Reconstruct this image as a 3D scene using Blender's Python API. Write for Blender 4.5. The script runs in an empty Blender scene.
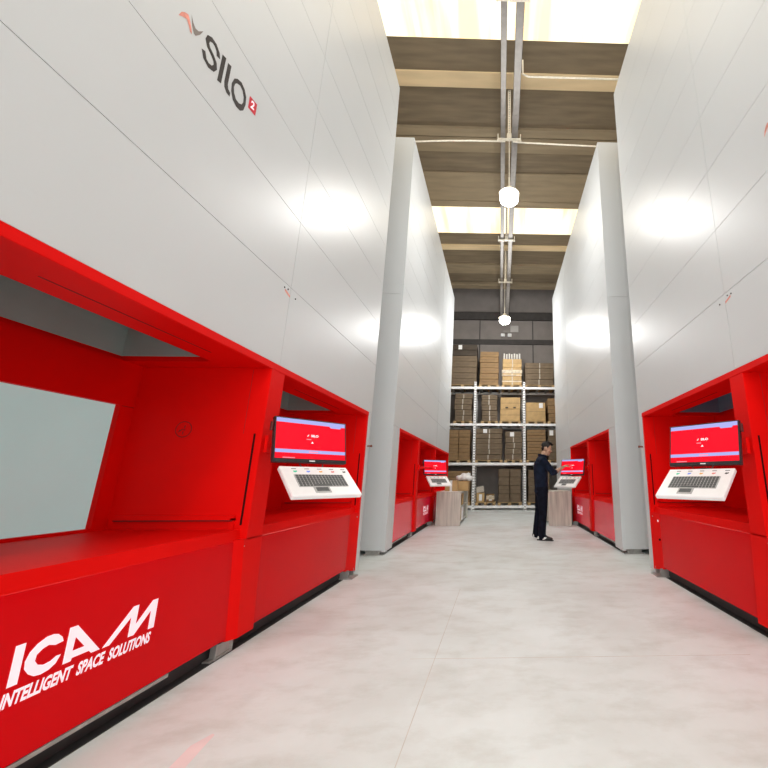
import bpy, bmesh, math, random
from math import pi, sin, cos, radians
from mathutils import Vector, Matrix
random.seed(7)
scn = bpy.context.scene
COL = scn.collection

# ------------------------------------------------------------------ materials
def mat(name, col, rough=.5, metal=0., spec=.5, var=0., scale=8., bump=0., coat=0., emit=None, estr=0., stretch=None, detail=3.):
    m = bpy.data.materials.new(name); m.use_nodes = True
    nt = m.node_tree; b = nt.nodes['Principled BSDF']
    c = tuple(col) + (1.,)
    b.inputs['Base Color'].default_value = c
    b.inputs['Roughness'].default_value = rough
    b.inputs['Metallic'].default_value = metal
    b.inputs['Specular IOR Level'].default_value = spec
    if coat:
        b.inputs['Coat Weight'].default_value = coat
        b.inputs['Coat Roughness'].default_value = .12
    if emit is not None:
        b.inputs['Emission Color'].default_value = tuple(emit) + (1.,)
        b.inputs['Emission Strength'].default_value = estr
    if var or bump:
        tc = nt.nodes.new('ShaderNodeTexCoord'); mp = nt.nodes.new('ShaderNodeMapping')
        nz = nt.nodes.new('ShaderNodeTexNoise')
        nz.inputs['Scale'].default_value = scale; nz.inputs['Detail'].default_value = detail
        if stretch: mp.inputs['Scale'].default_value = stretch
        nt.links.new(tc.outputs['Object'], mp.inputs['Vector']); nt.links.new(mp.outputs['Vector'], nz.inputs['Vector'])
        if var:
            rp = nt.nodes.new('ShaderNodeValToRGB')
            rp.color_ramp.elements[0].position = .3; rp.color_ramp.elements[1].position = .7
            rp.color_ramp.elements[0].color = tuple(x * (1 - var) for x in col) + (1.,)
            rp.color_ramp.elements[1].color = tuple(min(1, x * (1 + var)) for x in col) + (1.,)
            nt.links.new(nz.outputs['Fac'], rp.inputs['Fac']); nt.links.new(rp.outputs['Color'], b.inputs['Base Color'])
        if bump:
            bp = nt.nodes.new('ShaderNodeBump'); bp.inputs['Strength'].default_value = bump; bp.inputs['Distance'].default_value = .01
            nt.links.new(nz.outputs['Fac'], bp.inputs['Height']); nt.links.new(bp.outputs['Normal'], b.inputs['Normal'])
    return m

M = {}
M['white'] = mat('white_steel', (.62, .64, .65), .35, spec=.5, var=.012, scale=1.2)
M['white2'] = mat('white_paint', (.95, .95, .94), .4, var=.02, scale=5)
M['red'] = mat('red_paint', (.78, .004, .003), .5, spec=.07, var=.03, scale=2)
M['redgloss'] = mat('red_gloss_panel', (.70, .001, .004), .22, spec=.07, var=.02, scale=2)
M['grey'] = mat('grey_liner', (.36, .53, .52), .55, var=.05, scale=4)
M['blue_grey'] = mat('blue_grey_liner', (.17, .27, .38), .5, var=.05, scale=4)
M['glass'] = mat('frosted_glass', (.38, .56, .55), .14, spec=.35, var=.05, scale=1.5, emit=(.24, .40, .385), estr=.5)  # emission stands in for light coming through the pane from behind
M['dark'] = mat('black_plastic', (.018, .018, .02), .35, var=.1, scale=30)
M['line'] = mat('dark_slot', (.10, .004, .004), .7, var=.1, scale=30)
M['line2'] = mat('faint_seam', (.45, .004, .004), .6, var=.1, scale=30)
M['slotblack'] = mat('slot_black', (.03, .002, .002), .8, spec=.1, var=.1, scale=30)
M['redgloss2'] = mat('red_gloss_panel_floor_sheen', (.92, .006, .05), .24, spec=.8, var=.02, scale=2)  # pinker, brighter copy of the panel red, floor reflection put into the colour
M['darksteel_shade'] = mat('dark_steel_and_shade', (.03, .028, .028), .6, var=.2, scale=10)  # dark screws, and the shade skirt and strip under the machines
M['steel'] = mat('galvanised_steel', (.42, .41, .39), .4, metal=.6, var=.15, scale=20)
M['rail'] = mat('galvanised_tray', (.29, .27, .25), .5, metal=.2, var=.1, scale=10)
M['pale'] = mat('pale_metal', (.80, .74, .62), .4, var=.1, scale=20)
M['logo_dark'] = mat('logo_charcoal', (.035, .03, .03), .5, var=.1, scale=20)
M['logo_grey'] = mat('logo_grey', (.22, .19, .17), .5, var=.1, scale=20)
M['logo_red'] = mat('logo_red', (.62, .02, .04), .5, var=.1, scale=20)
M['logo_orange'] = mat('logo_salmon', (.72, .28, .22), .5, var=.3, scale=20)
M['logo_white'] = mat('logo_white', (.95, .84, .90), .5, var=.02, scale=20, emit=(1, .76, .88), estr=.22)  # faint emission lifts the print, which is no light source
M['tray'] = mat('tray_white', (.86, .86, .86), .35, var=.02, scale=20)
M['key'] = mat('keys_grey', (.07, .078, .078), .5, var=.2, scale=60)
M['keybase'] = mat('key_frame', (.42, .42, .41), .5, var=.1, scale=60)
M['s_red'] = mat('screen_red', (.05, .0, .002), .25, spec=.2, emit=(1, .004, .02), estr=.72)
M['s_lilac'] = mat('screen_lilac', (.05, .05, .08), .25, spec=.2, emit=(.36, .38, .76), estr=.78)
M['s_white'] = mat('screen_white', (.1, .1, .1), .25, emit=(1, .80, .85), estr=.9)
M['s_pink'] = mat('screen_pink', (.1, .05, .05), .25, emit=(1, .22, .30), estr=.9)
M['card_dark'] = mat('cardboard_dark', (.165, .118, .072), .8, var=.15, scale=6, bump=.1)
M['card_mid'] = mat('cardboard_mid', (.27, .165, .075), .8, var=.15, scale=6, bump=.1)
M['card_light'] = mat('cardboard_light', (.52, .34, .15), .75, var=.12, scale=6, bump=.1)
M['card_black'] = mat('cardboard_black', (.06, .045, .032), .8, var=.2, scale=6)  # darkest cardboard tone, also for flap edges and hand holes
M['tape'] = mat('tape', (.5, .45, .38), .3, var=.3, scale=40)
M['paper'] = mat('paper', (.85, .85, .85), .6, var=.04, scale=30)
M['wood_pallet'] = mat('pallet_wood', (.50, .34, .17), .75, var=.25, scale=5, stretch=(1, 12, 12))
M['wood_desk'] = mat('grey_oak', (.56, .55, .485), .5, var=.26, scale=3.5, stretch=(5, 5, .35), detail=5)
M['film'] = mat('stretch_film', (.60, .50, .36), .5, var=.35, scale=9)
M['tube'] = mat('tube_paper', (.72, .70, .66), .5, var=.1, scale=15)
M['bag'] = mat('white_bag', (.82, .82, .82), .5, var=.06, scale=20, bump=.3)
M['conc_unlit'] = mat('precast_concrete_unlit', (.19, .145, .09), .85, var=.18, scale=2.2, stretch=(.5, 4, 1))  # same concrete away from the lamp, its shade put into the colour
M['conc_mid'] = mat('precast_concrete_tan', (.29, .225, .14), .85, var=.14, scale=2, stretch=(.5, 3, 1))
M['conc_lamplit'] = mat('precast_concrete_lamplit', (.74, .57, .34), .8, var=.08, scale=2, stretch=(.5, 3, 1))  # same concrete above the lamp, its light put into the colour
M['wall'] = mat('wall_concrete', (.24, .215, .20), .85, var=.10, scale=2)
M['wallside'] = mat('wall_concrete_light', (.45, .43, .41), .85, var=.08, scale=1.5)
M['beamdark'] = mat('dark_beam', (.05, .045, .042), .7, var=.2, scale=5)
M['skin'] = mat('skin', (.50, .30, .20), .55, var=.08, scale=30)
M['hair'] = mat('hair', (.010, .008, .007), .7, var=.4, scale=90, stretch=(1, 1, .3))
M['navy'] = mat('navy_jacket', (.008, .013, .028), .9, spec=.15, var=.35, scale=12, bump=.3)
M['navy2'] = mat('navy_trousers', (.006, .007, .014), .9, spec=.12, var=.35, scale=14, bump=.3)
M['shoe'] = mat('black_shoe', (.012, .012, .013), .5, var=.3, scale=40)
M['shoe_w'] = mat('shoe_white', (.75, .75, .75), .5, var=.05, scale=40)
M['eye'] = mat('eye_dark', (.02, .015, .012), .3, var=.1, scale=80)
M['lip'] = mat('lip', (.34, .13, .10), .5, var=.1, scale=80)
M['lamp'] = mat('lamp_lens', (1, 1, 1), .4, emit=(1, .97, .90), estr=14.)

def upright_mat():
    m = mat('perforated_white_steel', (.93, .93, .92), .4)
    nt = m.node_tree; N = nt.nodes; L = nt.links; b = N['Principled BSDF']
    tc = N.new('ShaderNodeTexCoord'); sp = N.new('ShaderNodeSeparateXYZ'); L.new(tc.outputs['Object'], sp.inputs[0])
    def mt(op, a, v=None):
        n = N.new('ShaderNodeMath'); n.operation = op; L.new(a, n.inputs[0])
        if v is not None:
            if isinstance(v, float): n.inputs[1].default_value = v
            else: L.new(v, n.inputs[1])
        return n.outputs[0]
    z = mt('LESS_THAN', mt('MODULO', sp.outputs['Z'], .10), .05)
    x = mt('LESS_THAN', mt('ABSOLUTE', mt('SUBTRACT', mt('ABSOLUTE', sp.outputs['X']), .020)), .011)
    mx = N.new('ShaderNodeMixRGB'); L.new(mt('MULTIPLY', z, x), mx.inputs['Fac'])
    mx.inputs['Color1'].default_value = (.93, .93, .92, 1); mx.inputs['Color2'].default_value = (.10, .095, .09, 1)
    L.new(mx.outputs['Color'], b.inputs['Base Color'])
    return m
M['upright'] = upright_mat()

def floor_mat():
    m = bpy.data.materials.new('polished_concrete'); m.use_nodes = True
    nt = m.node_tree; N = nt.nodes; L = nt.links; b = N['Principled BSDF']
    tc = N.new('ShaderNodeTexCoord')
    def nz(scale, detail, rough=.6, st=(1, 1, 1)):
        mp = N.new('ShaderNodeMapping'); mp.inputs['Scale'].default_value = st
        n = N.new('ShaderNodeTexNoise'); n.inputs['Scale'].default_value = scale; n.inputs['Detail'].default_value = detail; n.inputs['Roughness'].default_value = rough
        L.new(tc.outputs['Object'], mp.inputs['Vector']); L.new(mp.outputs['Vector'], n.inputs['Vector']); return n
    a = nz(.9, 6); c = nz(2.6, 8, .65, (1, 1.7, 1)); d = nz(40, 3)
    r1 = N.new('ShaderNodeValToRGB'); e = r1.color_ramp.elements
    e[0].position = .32; e[0].color = (.69, .725, .72, 1); e[1].position = .62; e[1].color = (.81, .87, .885, 1)
    L.new(a.outputs['Fac'], r1.inputs['Fac'])
    r2 = N.new('ShaderNodeValToRGB'); e = r2.color_ramp.elements
    e[0].position = .30; e[0].color = (.83, .81, .78, 1); e[1].position = .52; e[1].color = (1, 1, 1, 1)
    L.new(c.outputs['Fac'], r2.inputs['Fac'])
    mx = N.new('ShaderNodeMixRGB'); mx.blend_type = 'MULTIPLY'; mx.inputs['Fac'].default_value = .8
    L.new(r1.outputs['Color'], mx.inputs['Color1']); L.new(r2.outputs['Color'], mx.inputs['Color2'])
    L.new(mx.outputs['Color'], b.inputs['Base Color'])
    b.inputs['Roughness'].default_value = .5; b.inputs['Specular IOR Level'].default_value = .3
    bp = N.new('ShaderNodeBump'); bp.inputs['Strength'].default_value = .05
    L.new(d.outputs['Fac'], bp.inputs['Height']); L.new(bp.outputs['Normal'], b.inputs['Normal'])
    return m
M['floor'] = floor_mat()

def skylight_mat():
    m = bpy.data.materials.new('ribbed_skylight'); m.use_nodes = True
    nt = m.node_tree; N = nt.nodes; L = nt.links; b = N['Principled BSDF']
    tc = N.new('ShaderNodeTexCoord'); mp = N.new('ShaderNodeMapping'); mp.inputs['Scale'].default_value = (1.6, .12, 1)
    n = N.new('ShaderNodeTexNoise'); n.inputs['Scale'].default_value = 2.2; n.inputs['Detail'].default_value = 4
    L.new(tc.outputs['Object'], mp.inputs['Vector']); L.new(mp.outputs['Vector'], n.inputs['Vector'])
    r = N.new('ShaderNodeValToRGB'); e = r.color_ramp.elements
    e[0].position = .36; e[0].color = (1, .64, .26, 1); e[1].position = .56; e[1].color = (1, .90, .66, 1)
    L.new(n.outputs['Fac'], r.inputs['Fac'])
    b.inputs['Base Color'].default_value = (.8, .75, .6, 1)
    L.new(r.outputs['Color'], b.inputs['Emission Color']); b.inputs['Emission Strength'].default_value = SKY
    return m
SKY = .84
M['sky'] = skylight_mat()

# ------------------------------------------------------------------ mesh helpers
def nb(): return bmesh.new()

def box(bm, x0, x1, y0, y1, z0, z1, f=None, mi=0):
    v = [(x, y, z) for x in (x0, x1) for y in (y0, y1) for z in (z0, z1)]
    if f: v = [f(*p) for p in v]
    v = [bm.verts.new(p) for p in v]
    for q in ((0, 1, 3, 2), (4, 6, 7, 5), (0, 4, 5, 1), (2, 3, 7, 6), (0, 2, 6, 4), (1, 5, 7, 3)):
        fc = bm.faces.new([v[i] for i in q]); fc.material_index = mi

def prism(bm, poly, h0, h1, f):
    """poly: 2d points, extruded h0..h1, f(a,b,h)->xyz"""
    lo = [bm.verts.new(f(a, b, h0)) for a, b in poly]; hi = [bm.verts.new(f(a, b, h1)) for a, b in poly]
    n = len(poly)
    bm.faces.new(lo); bm.faces.new(hi[::-1])
    for i in range(n): bm.faces.new((lo[i], hi[i], hi[(i + 1) % n], lo[(i + 1) % n]))

def flat(bm, poly, f, mi=0):
    vs = [bm.verts.new(f(a, b)) for a, b in poly]
    if len(vs) <= 4:
        bm.faces.new(vs).material_index = mi; return
    es = [bm.edges.new((vs[i], vs[(i + 1) % len(vs)])) for i in range(len(vs))]
    r = bmesh.ops.triangle_fill(bm, use_beauty=True, use_dissolve=False, edges=es)
    for g in r['geom']:
        if isinstance(g, bmesh.types.BMFace): g.material_index = mi

def ring_fill(bm, outer, inner, f):
    es = []
    for lp in (outer, inner):
        vs = [bm.verts.new(f(a, b)) for a, b in lp]
        es += [bm.edges.new((vs[i], vs[(i + 1) % len(vs)])) for i in range(len(vs))]
    bmesh.ops.triangle_fill(bm, use_beauty=True, use_dissolve=False, edges=es)

def stroke(bm, pts, w, f):
    """flat constant-width stroke along 2d points"""
    P = [Vector(p) for p in pts]; L = []; R = []
    for i, p in enumerate(P):
        t = (P[min(i + 1, len(P) - 1)] - P[max(i - 1, 0)]).normalized(); n = Vector((-t.y, t.x)) * w / 2
        L.append(bm.verts.new(f(*(p + n)))); R.append(bm.verts.new(f(*(p - n))))
    for i in range(len(P) - 1): bm.faces.new((L[i], L[i + 1], R[i + 1], R[i]))

def tube(bm, pts, rad, seg=12, up=None, cap=True):
    """swept elliptical tube; rad: list of r or (ra, rb); rb lies along `up`"""
    P = [Vector(p) for p in pts]; n = len(P)
    rad = [(r, r) if not isinstance(r, tuple) else r for r in rad]
    T = [(P[min(i + 1, n - 1)] - P[max(i - 1, 0)]).normalized() for i in range(n)]
    u = Vector(up) if up else (Vector((0, 0, 1)) if abs(T[0].z) < .9 else Vector((1, 0, 0)))
    rings = []
    def ring(c, t, ra, rb):
        nonlocal u
        u2 = (u - t * u.dot(t)).normalized(); s = t.cross(u2)
        if up is None: u = u2
        return [bm.verts.new(c + s * ra * cos(2 * pi * k / seg) + u2 * rb * sin(2 * pi * k / seg)) for k in range(seg)]
    if cap:
        ra, rb = rad[0]; r = min(ra, rb)
        rings.append(ring(P[0] - T[0] * r * .75, T[0], ra * .55, rb * .55))
    for i in range(n): rings.append(ring(P[i], T[i], *rad[i]))
    if cap:
        ra, rb = rad[-1]; r = min(ra, rb)
        rings.append(ring(P[-1] + T[-1] * r * .75, T[-1], ra * .55, rb * .55))
    for a, b in zip(rings, rings[1:]):
        for k in range(seg): bm.faces.new((a[k], a[(k + 1) % seg], b[(k + 1) % seg], b[k]))
    bm.faces.new(rings[0][::-1]); bm.faces.new(rings[-1])

def ball(bm, c, r, seg=16, sc=(1, 1, 1), rot=None):
    mx = Matrix.Translation(Vector(c)) @ (rot or Matrix.Identity(4)) @ Matrix.Diagonal((r * sc[0], r * sc[1], r * sc[2], 1))
    bmesh.ops.create_uvsphere(bm, u_segments=seg, v_segments=max(6, seg // 2), radius=1, matrix=mx)

def cyl(bm, c, r, z0, z1, seg=20, r2=None):
    d = z1 - z0
    bmesh.ops.create_cone(bm, cap_ends=True, segments=seg, radius1=r, radius2=r if r2 is None else r2, depth=d,
                          matrix=Matrix.Translation((c[0], c[1], (z0 + z1) / 2)))

def obj(name, bm, mats, parent=None, bevel=0., smooth=False, origin=None, recalc=True):
    """link bm as one mesh; coordinates of bm are world ones when origin given (or parent at identity rotation)"""
    if recalc: bmesh.ops.recalc_face_normals(bm, faces=bm.faces[:])
    if bevel: bmesh.ops.bevel(bm, geom=[e for e in bm.edges if len(e.link_faces) == 2 and e.calc_face_angle(0) > .6],
                              offset=bevel, segments=1, affect='EDGES', clamp_overlap=True)
    o0 = origin
    if o0 is not None: bmesh.ops.translate(bm, verts=bm.verts[:], vec=-Vector(o0))
    me = bpy.data.meshes.new(name); bm.to_mesh(me); bm.free()
    for m in (mats if isinstance(mats, (list, tuple)) else [mats]): me.materials.append(M[m] if isinstance(m, str) else m)
    if smooth:
        for p in me.polygons: p.use_smooth = True
    o = bpy.data.objects.new(name, me); COL.objects.link(o)
    if parent is not None: o.parent = parent
    elif origin is not None: o.location = origin
    return o

def tag(o, label=None, cat=None, group=None, kind=None):
    for k, v in (('label', label), ('category', cat), ('group', group), ('kind', kind)):
        if v: o[k] = v
    return o

def empty(name, loc, rz=0, label=None, cat=None, group=None):
    o = bpy.data.objects.new(name, None); COL.objects.link(o); o.empty_display_size = .2
    o.location = loc; o.rotation_euler = (0, 0, rz)
    return tag(o, label, cat, group)

def struct(name, bm, m, **k): return tag(obj(name, bm, m, **k), kind='structure')

def text_polys(s):
    """flat triangles of a line of text, normalised to a unit box"""
    cu = bpy.data.curves.new('text', 'FONT'); cu.body = s; cu.offset = .04; cu.resolution_u = 3
    o = bpy.data.objects.new('text', cu); COL.objects.link(o)
    dg = bpy.context.evaluated_depsgraph_get(); me = o.evaluated_get(dg).to_mesh()
    V = [tuple(v.co) for v in me.vertices]; Fs = [tuple(p.vertices) for p in me.polygons]
    o.evaluated_get(dg).to_mesh_clear(); bpy.data.objects.remove(o); bpy.data.curves.remove(cu)
    x0 = min(v[0] for v in V); x1 = max(v[0] for v in V); y0 = min(v[1] for v in V); y1 = max(v[1] for v in V)
    return [((v[0] - x0) / (x1 - x0), (v[1] - y0) / (y1 - y0)) for v in V], Fs

def put_text(bm, s, f, mi=0):
    V, Fs = text_polys(s); vs = [bm.verts.new(f(a, b)) for a, b in V]
    for q in Fs:
        try: bm.faces.new([vs[i] for i in q]).material_index = mi
        except ValueError: pass

# ------------------------------------------------------------------ camera
H = 1.08
cam = bpy.data.cameras.new('camera'); co = bpy.data.objects.new('camera', cam); COL.objects.link(co)
p_, ps_ = radians(13.7608), radians(1.7031)
FW = Vector((sin(ps_) * cos(p_), cos(ps_) * cos(p_), sin(p_))); RT = Vector((cos(ps_), -sin(ps_), 0)); UP = RT.cross(FW)
mx = Matrix((RT, UP, -FW)).transposed().to_4x4(); mx.translation = (0, 0, H); co.matrix_world = mx
cam.sensor_width = 36; cam.lens = 36 * 392 / 768; cam.shift_x = -128 / 768
cam.clip_start = .05; scn.camera = co

XL, XR = 1.69, 1.85
TOP = 7.33

# ------------------------------------------------------------------ setting
bm = nb(); box(bm, -7, 7, -9, 16.8, -.2, 0); struct('floor', bm, 'floor')
bm = nb(); box(bm, -7, 7, 16.6, 16.8, 0, 10.2); struct('wall_back', bm, 'wall')
bm = nb(); box(bm, -7.2, -7, -9, 16.8, 0, 10.2); struct('wall_left', bm, 'wallside')
bm = nb(); box(bm, 7, 7.2, -9, 16.8, 0, 10.2); struct('wall_right', bm, 'wallside')
bm = nb(); box(bm, -7, 7, -9, 16.6, 9.95, 10.2); struct('ceiling', bm, 'conc_unlit')
bm = nb(); box(bm, -7, 7, 16.52, 16.6, 6.95, 7.17); struct('trim_1', bm, 'beamdark')
bm = nb(); box(bm, -7, 7, 16.45, 16.6, 8.1, 8.45); struct('trim_2', bm, 'beamdark')
for i, x in enumerate((-.95, 1.43)):
    bm = nb(); box(bm, x - .02, x + .02, 16.57, 16.6, 5, 8.1); struct('trim_%d' % (i + 3), bm, 'beamdark')
# floor joints
for i, (x0, x1, y0, y1) in enumerate(((-.55, 1.6, 2.785, 2.790), (-.40, -.396, 1.4, 4.4))):
    bm = nb(); box(bm, x0, x1, y0, y1, -.01, .0006); struct('trim_%d' % (i + 5), bm, mat('floor_joint', (.62, .60, .56), .7, var=.1))
bm = nb(); flat(bm, [(-1.24, 1.70), (-1.19, 1.74), (-1.22, 1.95), (-1.235, 2.06), (-1.25, 2.07), (-1.285, 1.99), (-1.27, 1.86)], lambda a, b: (a, b, .0012))
struct('trim_7', bm, mat('pale_pink_floor_patch', (.86, .70, .71), .6, var=.05))  # thin pale pink patch laid on the floor

# precast roof: 6 m rhythm of skylight strips, beams and coffers, lamp light put into their tones
def band(name, y0, y1, z0, z1, m, slope=0):
    bm = nb(); prism(bm, [(y0, 9.95), (y1, 9.95), (y1, z0), (y0, z1)], -7, 7, lambda a, b, h: (h, a, b))
    struct(name, bm, m)
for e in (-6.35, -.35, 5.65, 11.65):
    band('ceiling_slab', e, e + .56, 9.10, 9.16, 'conc_unlit')
    band('ceiling_beam', e + .56, e + .90, 9.09, 9.06, 'conc_lamplit')
    band('ceiling_slab', e + .90, e + 1.88, 9.15, 9.13, 'conc_unlit')
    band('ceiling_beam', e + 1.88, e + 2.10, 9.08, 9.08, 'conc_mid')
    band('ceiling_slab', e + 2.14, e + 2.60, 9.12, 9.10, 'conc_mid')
    band('ceiling_slab', e + 2.60, e + 3.30, 9.16, 9.14, 'conc_unlit')
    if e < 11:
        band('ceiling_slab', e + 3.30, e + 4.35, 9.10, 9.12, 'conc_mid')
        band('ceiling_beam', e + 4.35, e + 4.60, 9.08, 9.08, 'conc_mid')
    bm = nb(); box(bm, -7, 7, e - 1.4, e, 9.16, 9.20); struct('window_%d' % (2 + int(round((e + .35) / 6))), bm, 'sky')
band('ceiling_beam', 15.2, 15.5, 9.1, 9.1, 'conc_mid')

# ------------------------------------------------------------------ storage machines
LOGO_O = [(1.991, 3.536), (2.015, 3.563), (2.05, 3.578), (2.085, 3.564), (2.11, 3.53), (2.117, 3.473), (2.107, 3.417), (2.083, 3.388), (2.046, 3.379), (2.01, 3.392), (1.986, 3.431), (1.978, 3.483)]
LOGO_OI = [(2.016, 3.529), (2.043, 3.544), (2.072, 3.535), (2.090, 3.503), (2.094, 3.47), (2.086, 3.442), (2.062, 3.424), (2.034, 3.422), (2.011, 3.445), (2.0, 3.479), (2.004, 3.509)]
LOGO_S = [(1.851, 3.515), (1.840, 3.545), (1.815, 3.563), (1.789, 3.563), (1.765, 3.545), (1.760, 3.517), (1.776, 3.493), (1.812, 3.479), (1.836, 3.462), (1.845, 3.435), (1.832, 3.406), (1.800, 3.391), (1.770, 3.401), (1.750, 3.437)]
LOGO_I = [(1.873, 3.571), (1.903, 3.581), (1.905, 3.388), (1.875, 3.377)]
LOGO_L = [(1.922, 3.571), (1.951, 3.581), (1.953, 3.441), (1.962, 3.418), (1.982, 3.411), (1.984, 3.383), (1.955, 3.380), (1.932, 3.399), (1.924, 3.43)]
LOGO_SQ = [(2.138, 3.575), (2.214, 3.589), (2.216, 3.493), (2.141, 3.482)]
ICON_R = [(1.575, 3.43), (1.585, 3.468), (1.602, 3.492), (1.623, 3.507), (1.639, 3.487), (1.652, 3.465), (1.662, 3.445), (1.665, 3.427), (1.653, 3.43), (1.638, 3.452), (1.62, 3.470), (1.599, 3.454)]
ICON_B = [(1.638, 3.532), (1.657, 3.503), (1.677, 3.489), (1.698, 3.498), (1.724, 3.536), (1.711, 3.492), (1.687, 3.449), (1.674, 3.449), (1.655, 3.478)]
IC_I = [(1.635, .503), (1.667, .503), (1.671, .370), (1.639, .370)]
IC_C = [(1.803, .461), (1.795, .478), (1.777, .494), (1.758, .5), (1.735, .499), (1.707, .485), (1.687, .464), (1.678, .437), (1.682, .411), (1.699, .389), (1.722, .373), (1.746, .369), (1.771, .374), (1.792, .387), (1.805, .414), (1.788, .415), (1.769, .404), (1.746, .401), (1.726, .409), (1.713, .426), (1.714, .446), (1.731, .460), (1.75, .466), (1.775, .457)]
IC_A = [(1.817, .502), (1.848, .502), (1.97, .370), (1.933, .370), (1.921, .382), (1.853, .382), (1.851, .371), (1.82, .371)]
IC_AH = [(1.85, .458), (1.896, .409), (1.849, .409)]
IC_M = [(1.979, .369), (2.1, .5), (2.13, .5), (2.131, .416), (2.206, .499), (2.238, .499), (2.242, .367), (2.208, .368), (2.205, .452), (2.131, .369), (2.1, .370), (2.098, .454), (2.013, .369)]

def machine(side, y0, label, group, top=TOP, r0w=1.15, gloss='redgloss', logo_op=False, near_white=True, far_white=True, seam=None, tower_logo=True, liner='grey', y1=None, open_bay=True):
    """y0: machine 1's own coordinate frame is y0 = 0 (far end 5.15)"""
    s = -1 if side == 'L' else 1; X = XL if side == 'L' else XR
    Y1 = 5.15 if y1 is None else y1
    N0 = .87
    root = empty('storage_machine', (s * X, y0 + 3.0, 0), 0, label, 'machine', group); og = root.location
    def f(d, y, z): return (s * (X + d), y0 + y, z)
    def P(name, bm, m, parent=root, **k): return obj(name, bm, m, parent, origin=og, **k)
    D = 2.4; zr = 1.93 if open_bay else .06; TOP = top
    # tower cladding
    bm = nb(); g = .002
    zs = [1.93] + [1.98 + .6 * i for i in range(1, 9)] + [TOP]
    if not open_bay: zs = [.06, .73, 1.33] + zs
    ys = [N0] + ([seam] if seam else []) + [Y1]
    for a, b in zip(zs, zs[1:]):
        for c, d_ in zip(ys, ys[1:]):
            box(bm, 0, .02, c + (g if c != N0 else 0), d_ - (g if d_ != Y1 else 0), a + g, b - g, f)
        for yy in ((N0, N0 + .02), (Y1 - .02, Y1)):
            pass
    box(bm, .02, .05, N0, Y1, zr, TOP, f)
    # end walls (two sheets with an upright fold between), roof, rear
    for ya, yb in ((N0, N0 + .03), (Y1 - .03, Y1)):
        for (da, db) in ((.05, .36), (.364, 1.2), (1.204, D)):
            for za, zb in ((.07, 4.2), (4.204, TOP)):
                box(bm, da, db, ya, yb, za, zb, f)
    box(bm, .05, D, N0 + .03, Y1 - .03, TOP - .03, TOP - .002, f)
    box(bm, D - .03, D, N0 + .03, Y1 - .03, .1, TOP - .03, f)
    P('cladding', bm, 'white')
    if not open_bay:
        for y_ in (N0 + .2, Y1 - .2):
            bm = nb(); box(bm, .05, .35, y_ - .1, y_ + .1, 0, .1, f); P('leveling_foot', bm, 'steel', bevel=.004)
        return root
    r0 = r0w if near_white else N0 + .005
    r1 = 5.03 if far_white else Y1 - .005
    y2, y3 = 2.84, 3.02
    # white edge strips beside the bay
    if near_white:
        bm = nb(); box(bm, 0, .05, N0, r0 - .002, .05, 1.928, f); P('edge_strip', bm, 'white', bevel=.002)
    if far_white:
        bm = nb(); box(bm, 0, .05, r1 + .002, Y1, .035, 1.928, f); P('edge_strip', bm, 'white', bevel=.002)
        bm = nb(); bmesh.ops.create_cone(bm, cap_ends=True, segments=10, radius1=.010, radius2=.010, depth=.045, matrix=Matrix.Translation(f(-.022, r1 + .055, 1.50)) @ Matrix.Rotation(pi / 2, 4, 'Y'))
        bmesh.ops.create_cone(bm, cap_ends=True, segments=6, radius1=.017, radius2=.017, depth=.012, matrix=Matrix.Translation(f(-.05, r1 + .055, 1.50)) @ Matrix.Rotation(pi / 2, 4, 'Y'))
        P('bolt', bm, mat('brass', (.25, .09, .05), .4, metal=.5, var=.1))
    # fascia + soffit with two openings
    bm = nb(); box(bm, -.004, .05, r0, r1, 1.88, 1.93, f); P('fascia', bm, 'red', bevel=.003)
    o1 = (r0 + .12, 2.69); o2 = (3.06, 4.88)
    bm = nb(); box(bm, .05, .33, r0, r1, 1.885, 1.92, f); box(bm, .955, 1.02, r0, r1, 1.885, 1.92, f)
    for a, b in ((r0, o1[0]), (o1[1], o2[0]), (o2[1], r1)): box(bm, .33, .955, a, b, 1.885, 1.92, f)
    sf = P('soffit', bm, 'red')
    for a, b in ((1.5, 2.48), (3.55, 4.55)):
        bm = nb(); box(bm, .188, .194, a, b, 1.8835, 1.89, f); P('slot', bm, 'line', sf)
    # grey shafts above the openings
    for a, b in (o1, o2):
        bm = nb()
        box(bm, .32, .33, a - .01, b + .01, 1.92, 2.75, f); box(bm, .955, .965, a - .01, b + .01, 1.92, 2.75, f)
        box(bm, .33, .955, a - .01, a, 1.92, 2.75, f); box(bm, .33, .955, b, b + .01, 1.92, 2.75, f)
        box(bm, .32, .965, a - .01, b + .01, 2.75, 2.77, f)
        P('shaft_liner', bm, liner)
    # bay walls
    bw = .93
    bm = nb(); box(bm, 0, bw, r0, r0 + .06, .69, 1.89, f); P('side_panel', bm, 'red', bevel=.003)
    bm = nb(); box(bm, 0, bw, y2, y3, .69, 1.885, f); dv = P('divider', bm, 'red', bevel=.003)
    if True:
        bm = nb(); box(bm, 0 if far_white else .004, bw, r1 - .05, r1, .69, 1.885, f); fw = P('side_panel', bm, 'red', bevel=.003)
    g0, g1 = r0 + .16, 2.74
    bm = nb(); box(bm, bw, bw + .05, r0, y2 + .1, 1.585, 1.89, f); box(bm, bw, bw + .05, r0, y2 + .1, .66, .775, f)
    box(bm, bw, bw + .05, r0, g0, .775, 1.585, f); box(bm, bw, bw + .05, g1, y2 + .1, .775, 1.585, f)
    bk = P('back_panel', bm, 'red')
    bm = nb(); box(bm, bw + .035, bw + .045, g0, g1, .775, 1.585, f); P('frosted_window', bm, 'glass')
    bm = nb(); box(bm, bw - .001, bw + .02, g1 + .012, y2, 1.578, 1.581, f); P('seam', bm, 'line', bk)
    bm = nb(); box(bm, bw, bw + .05, y3 - .1, r1, .66, 1.89, f); P('back_panel', bm, 'red')
    bm = nb()
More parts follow.
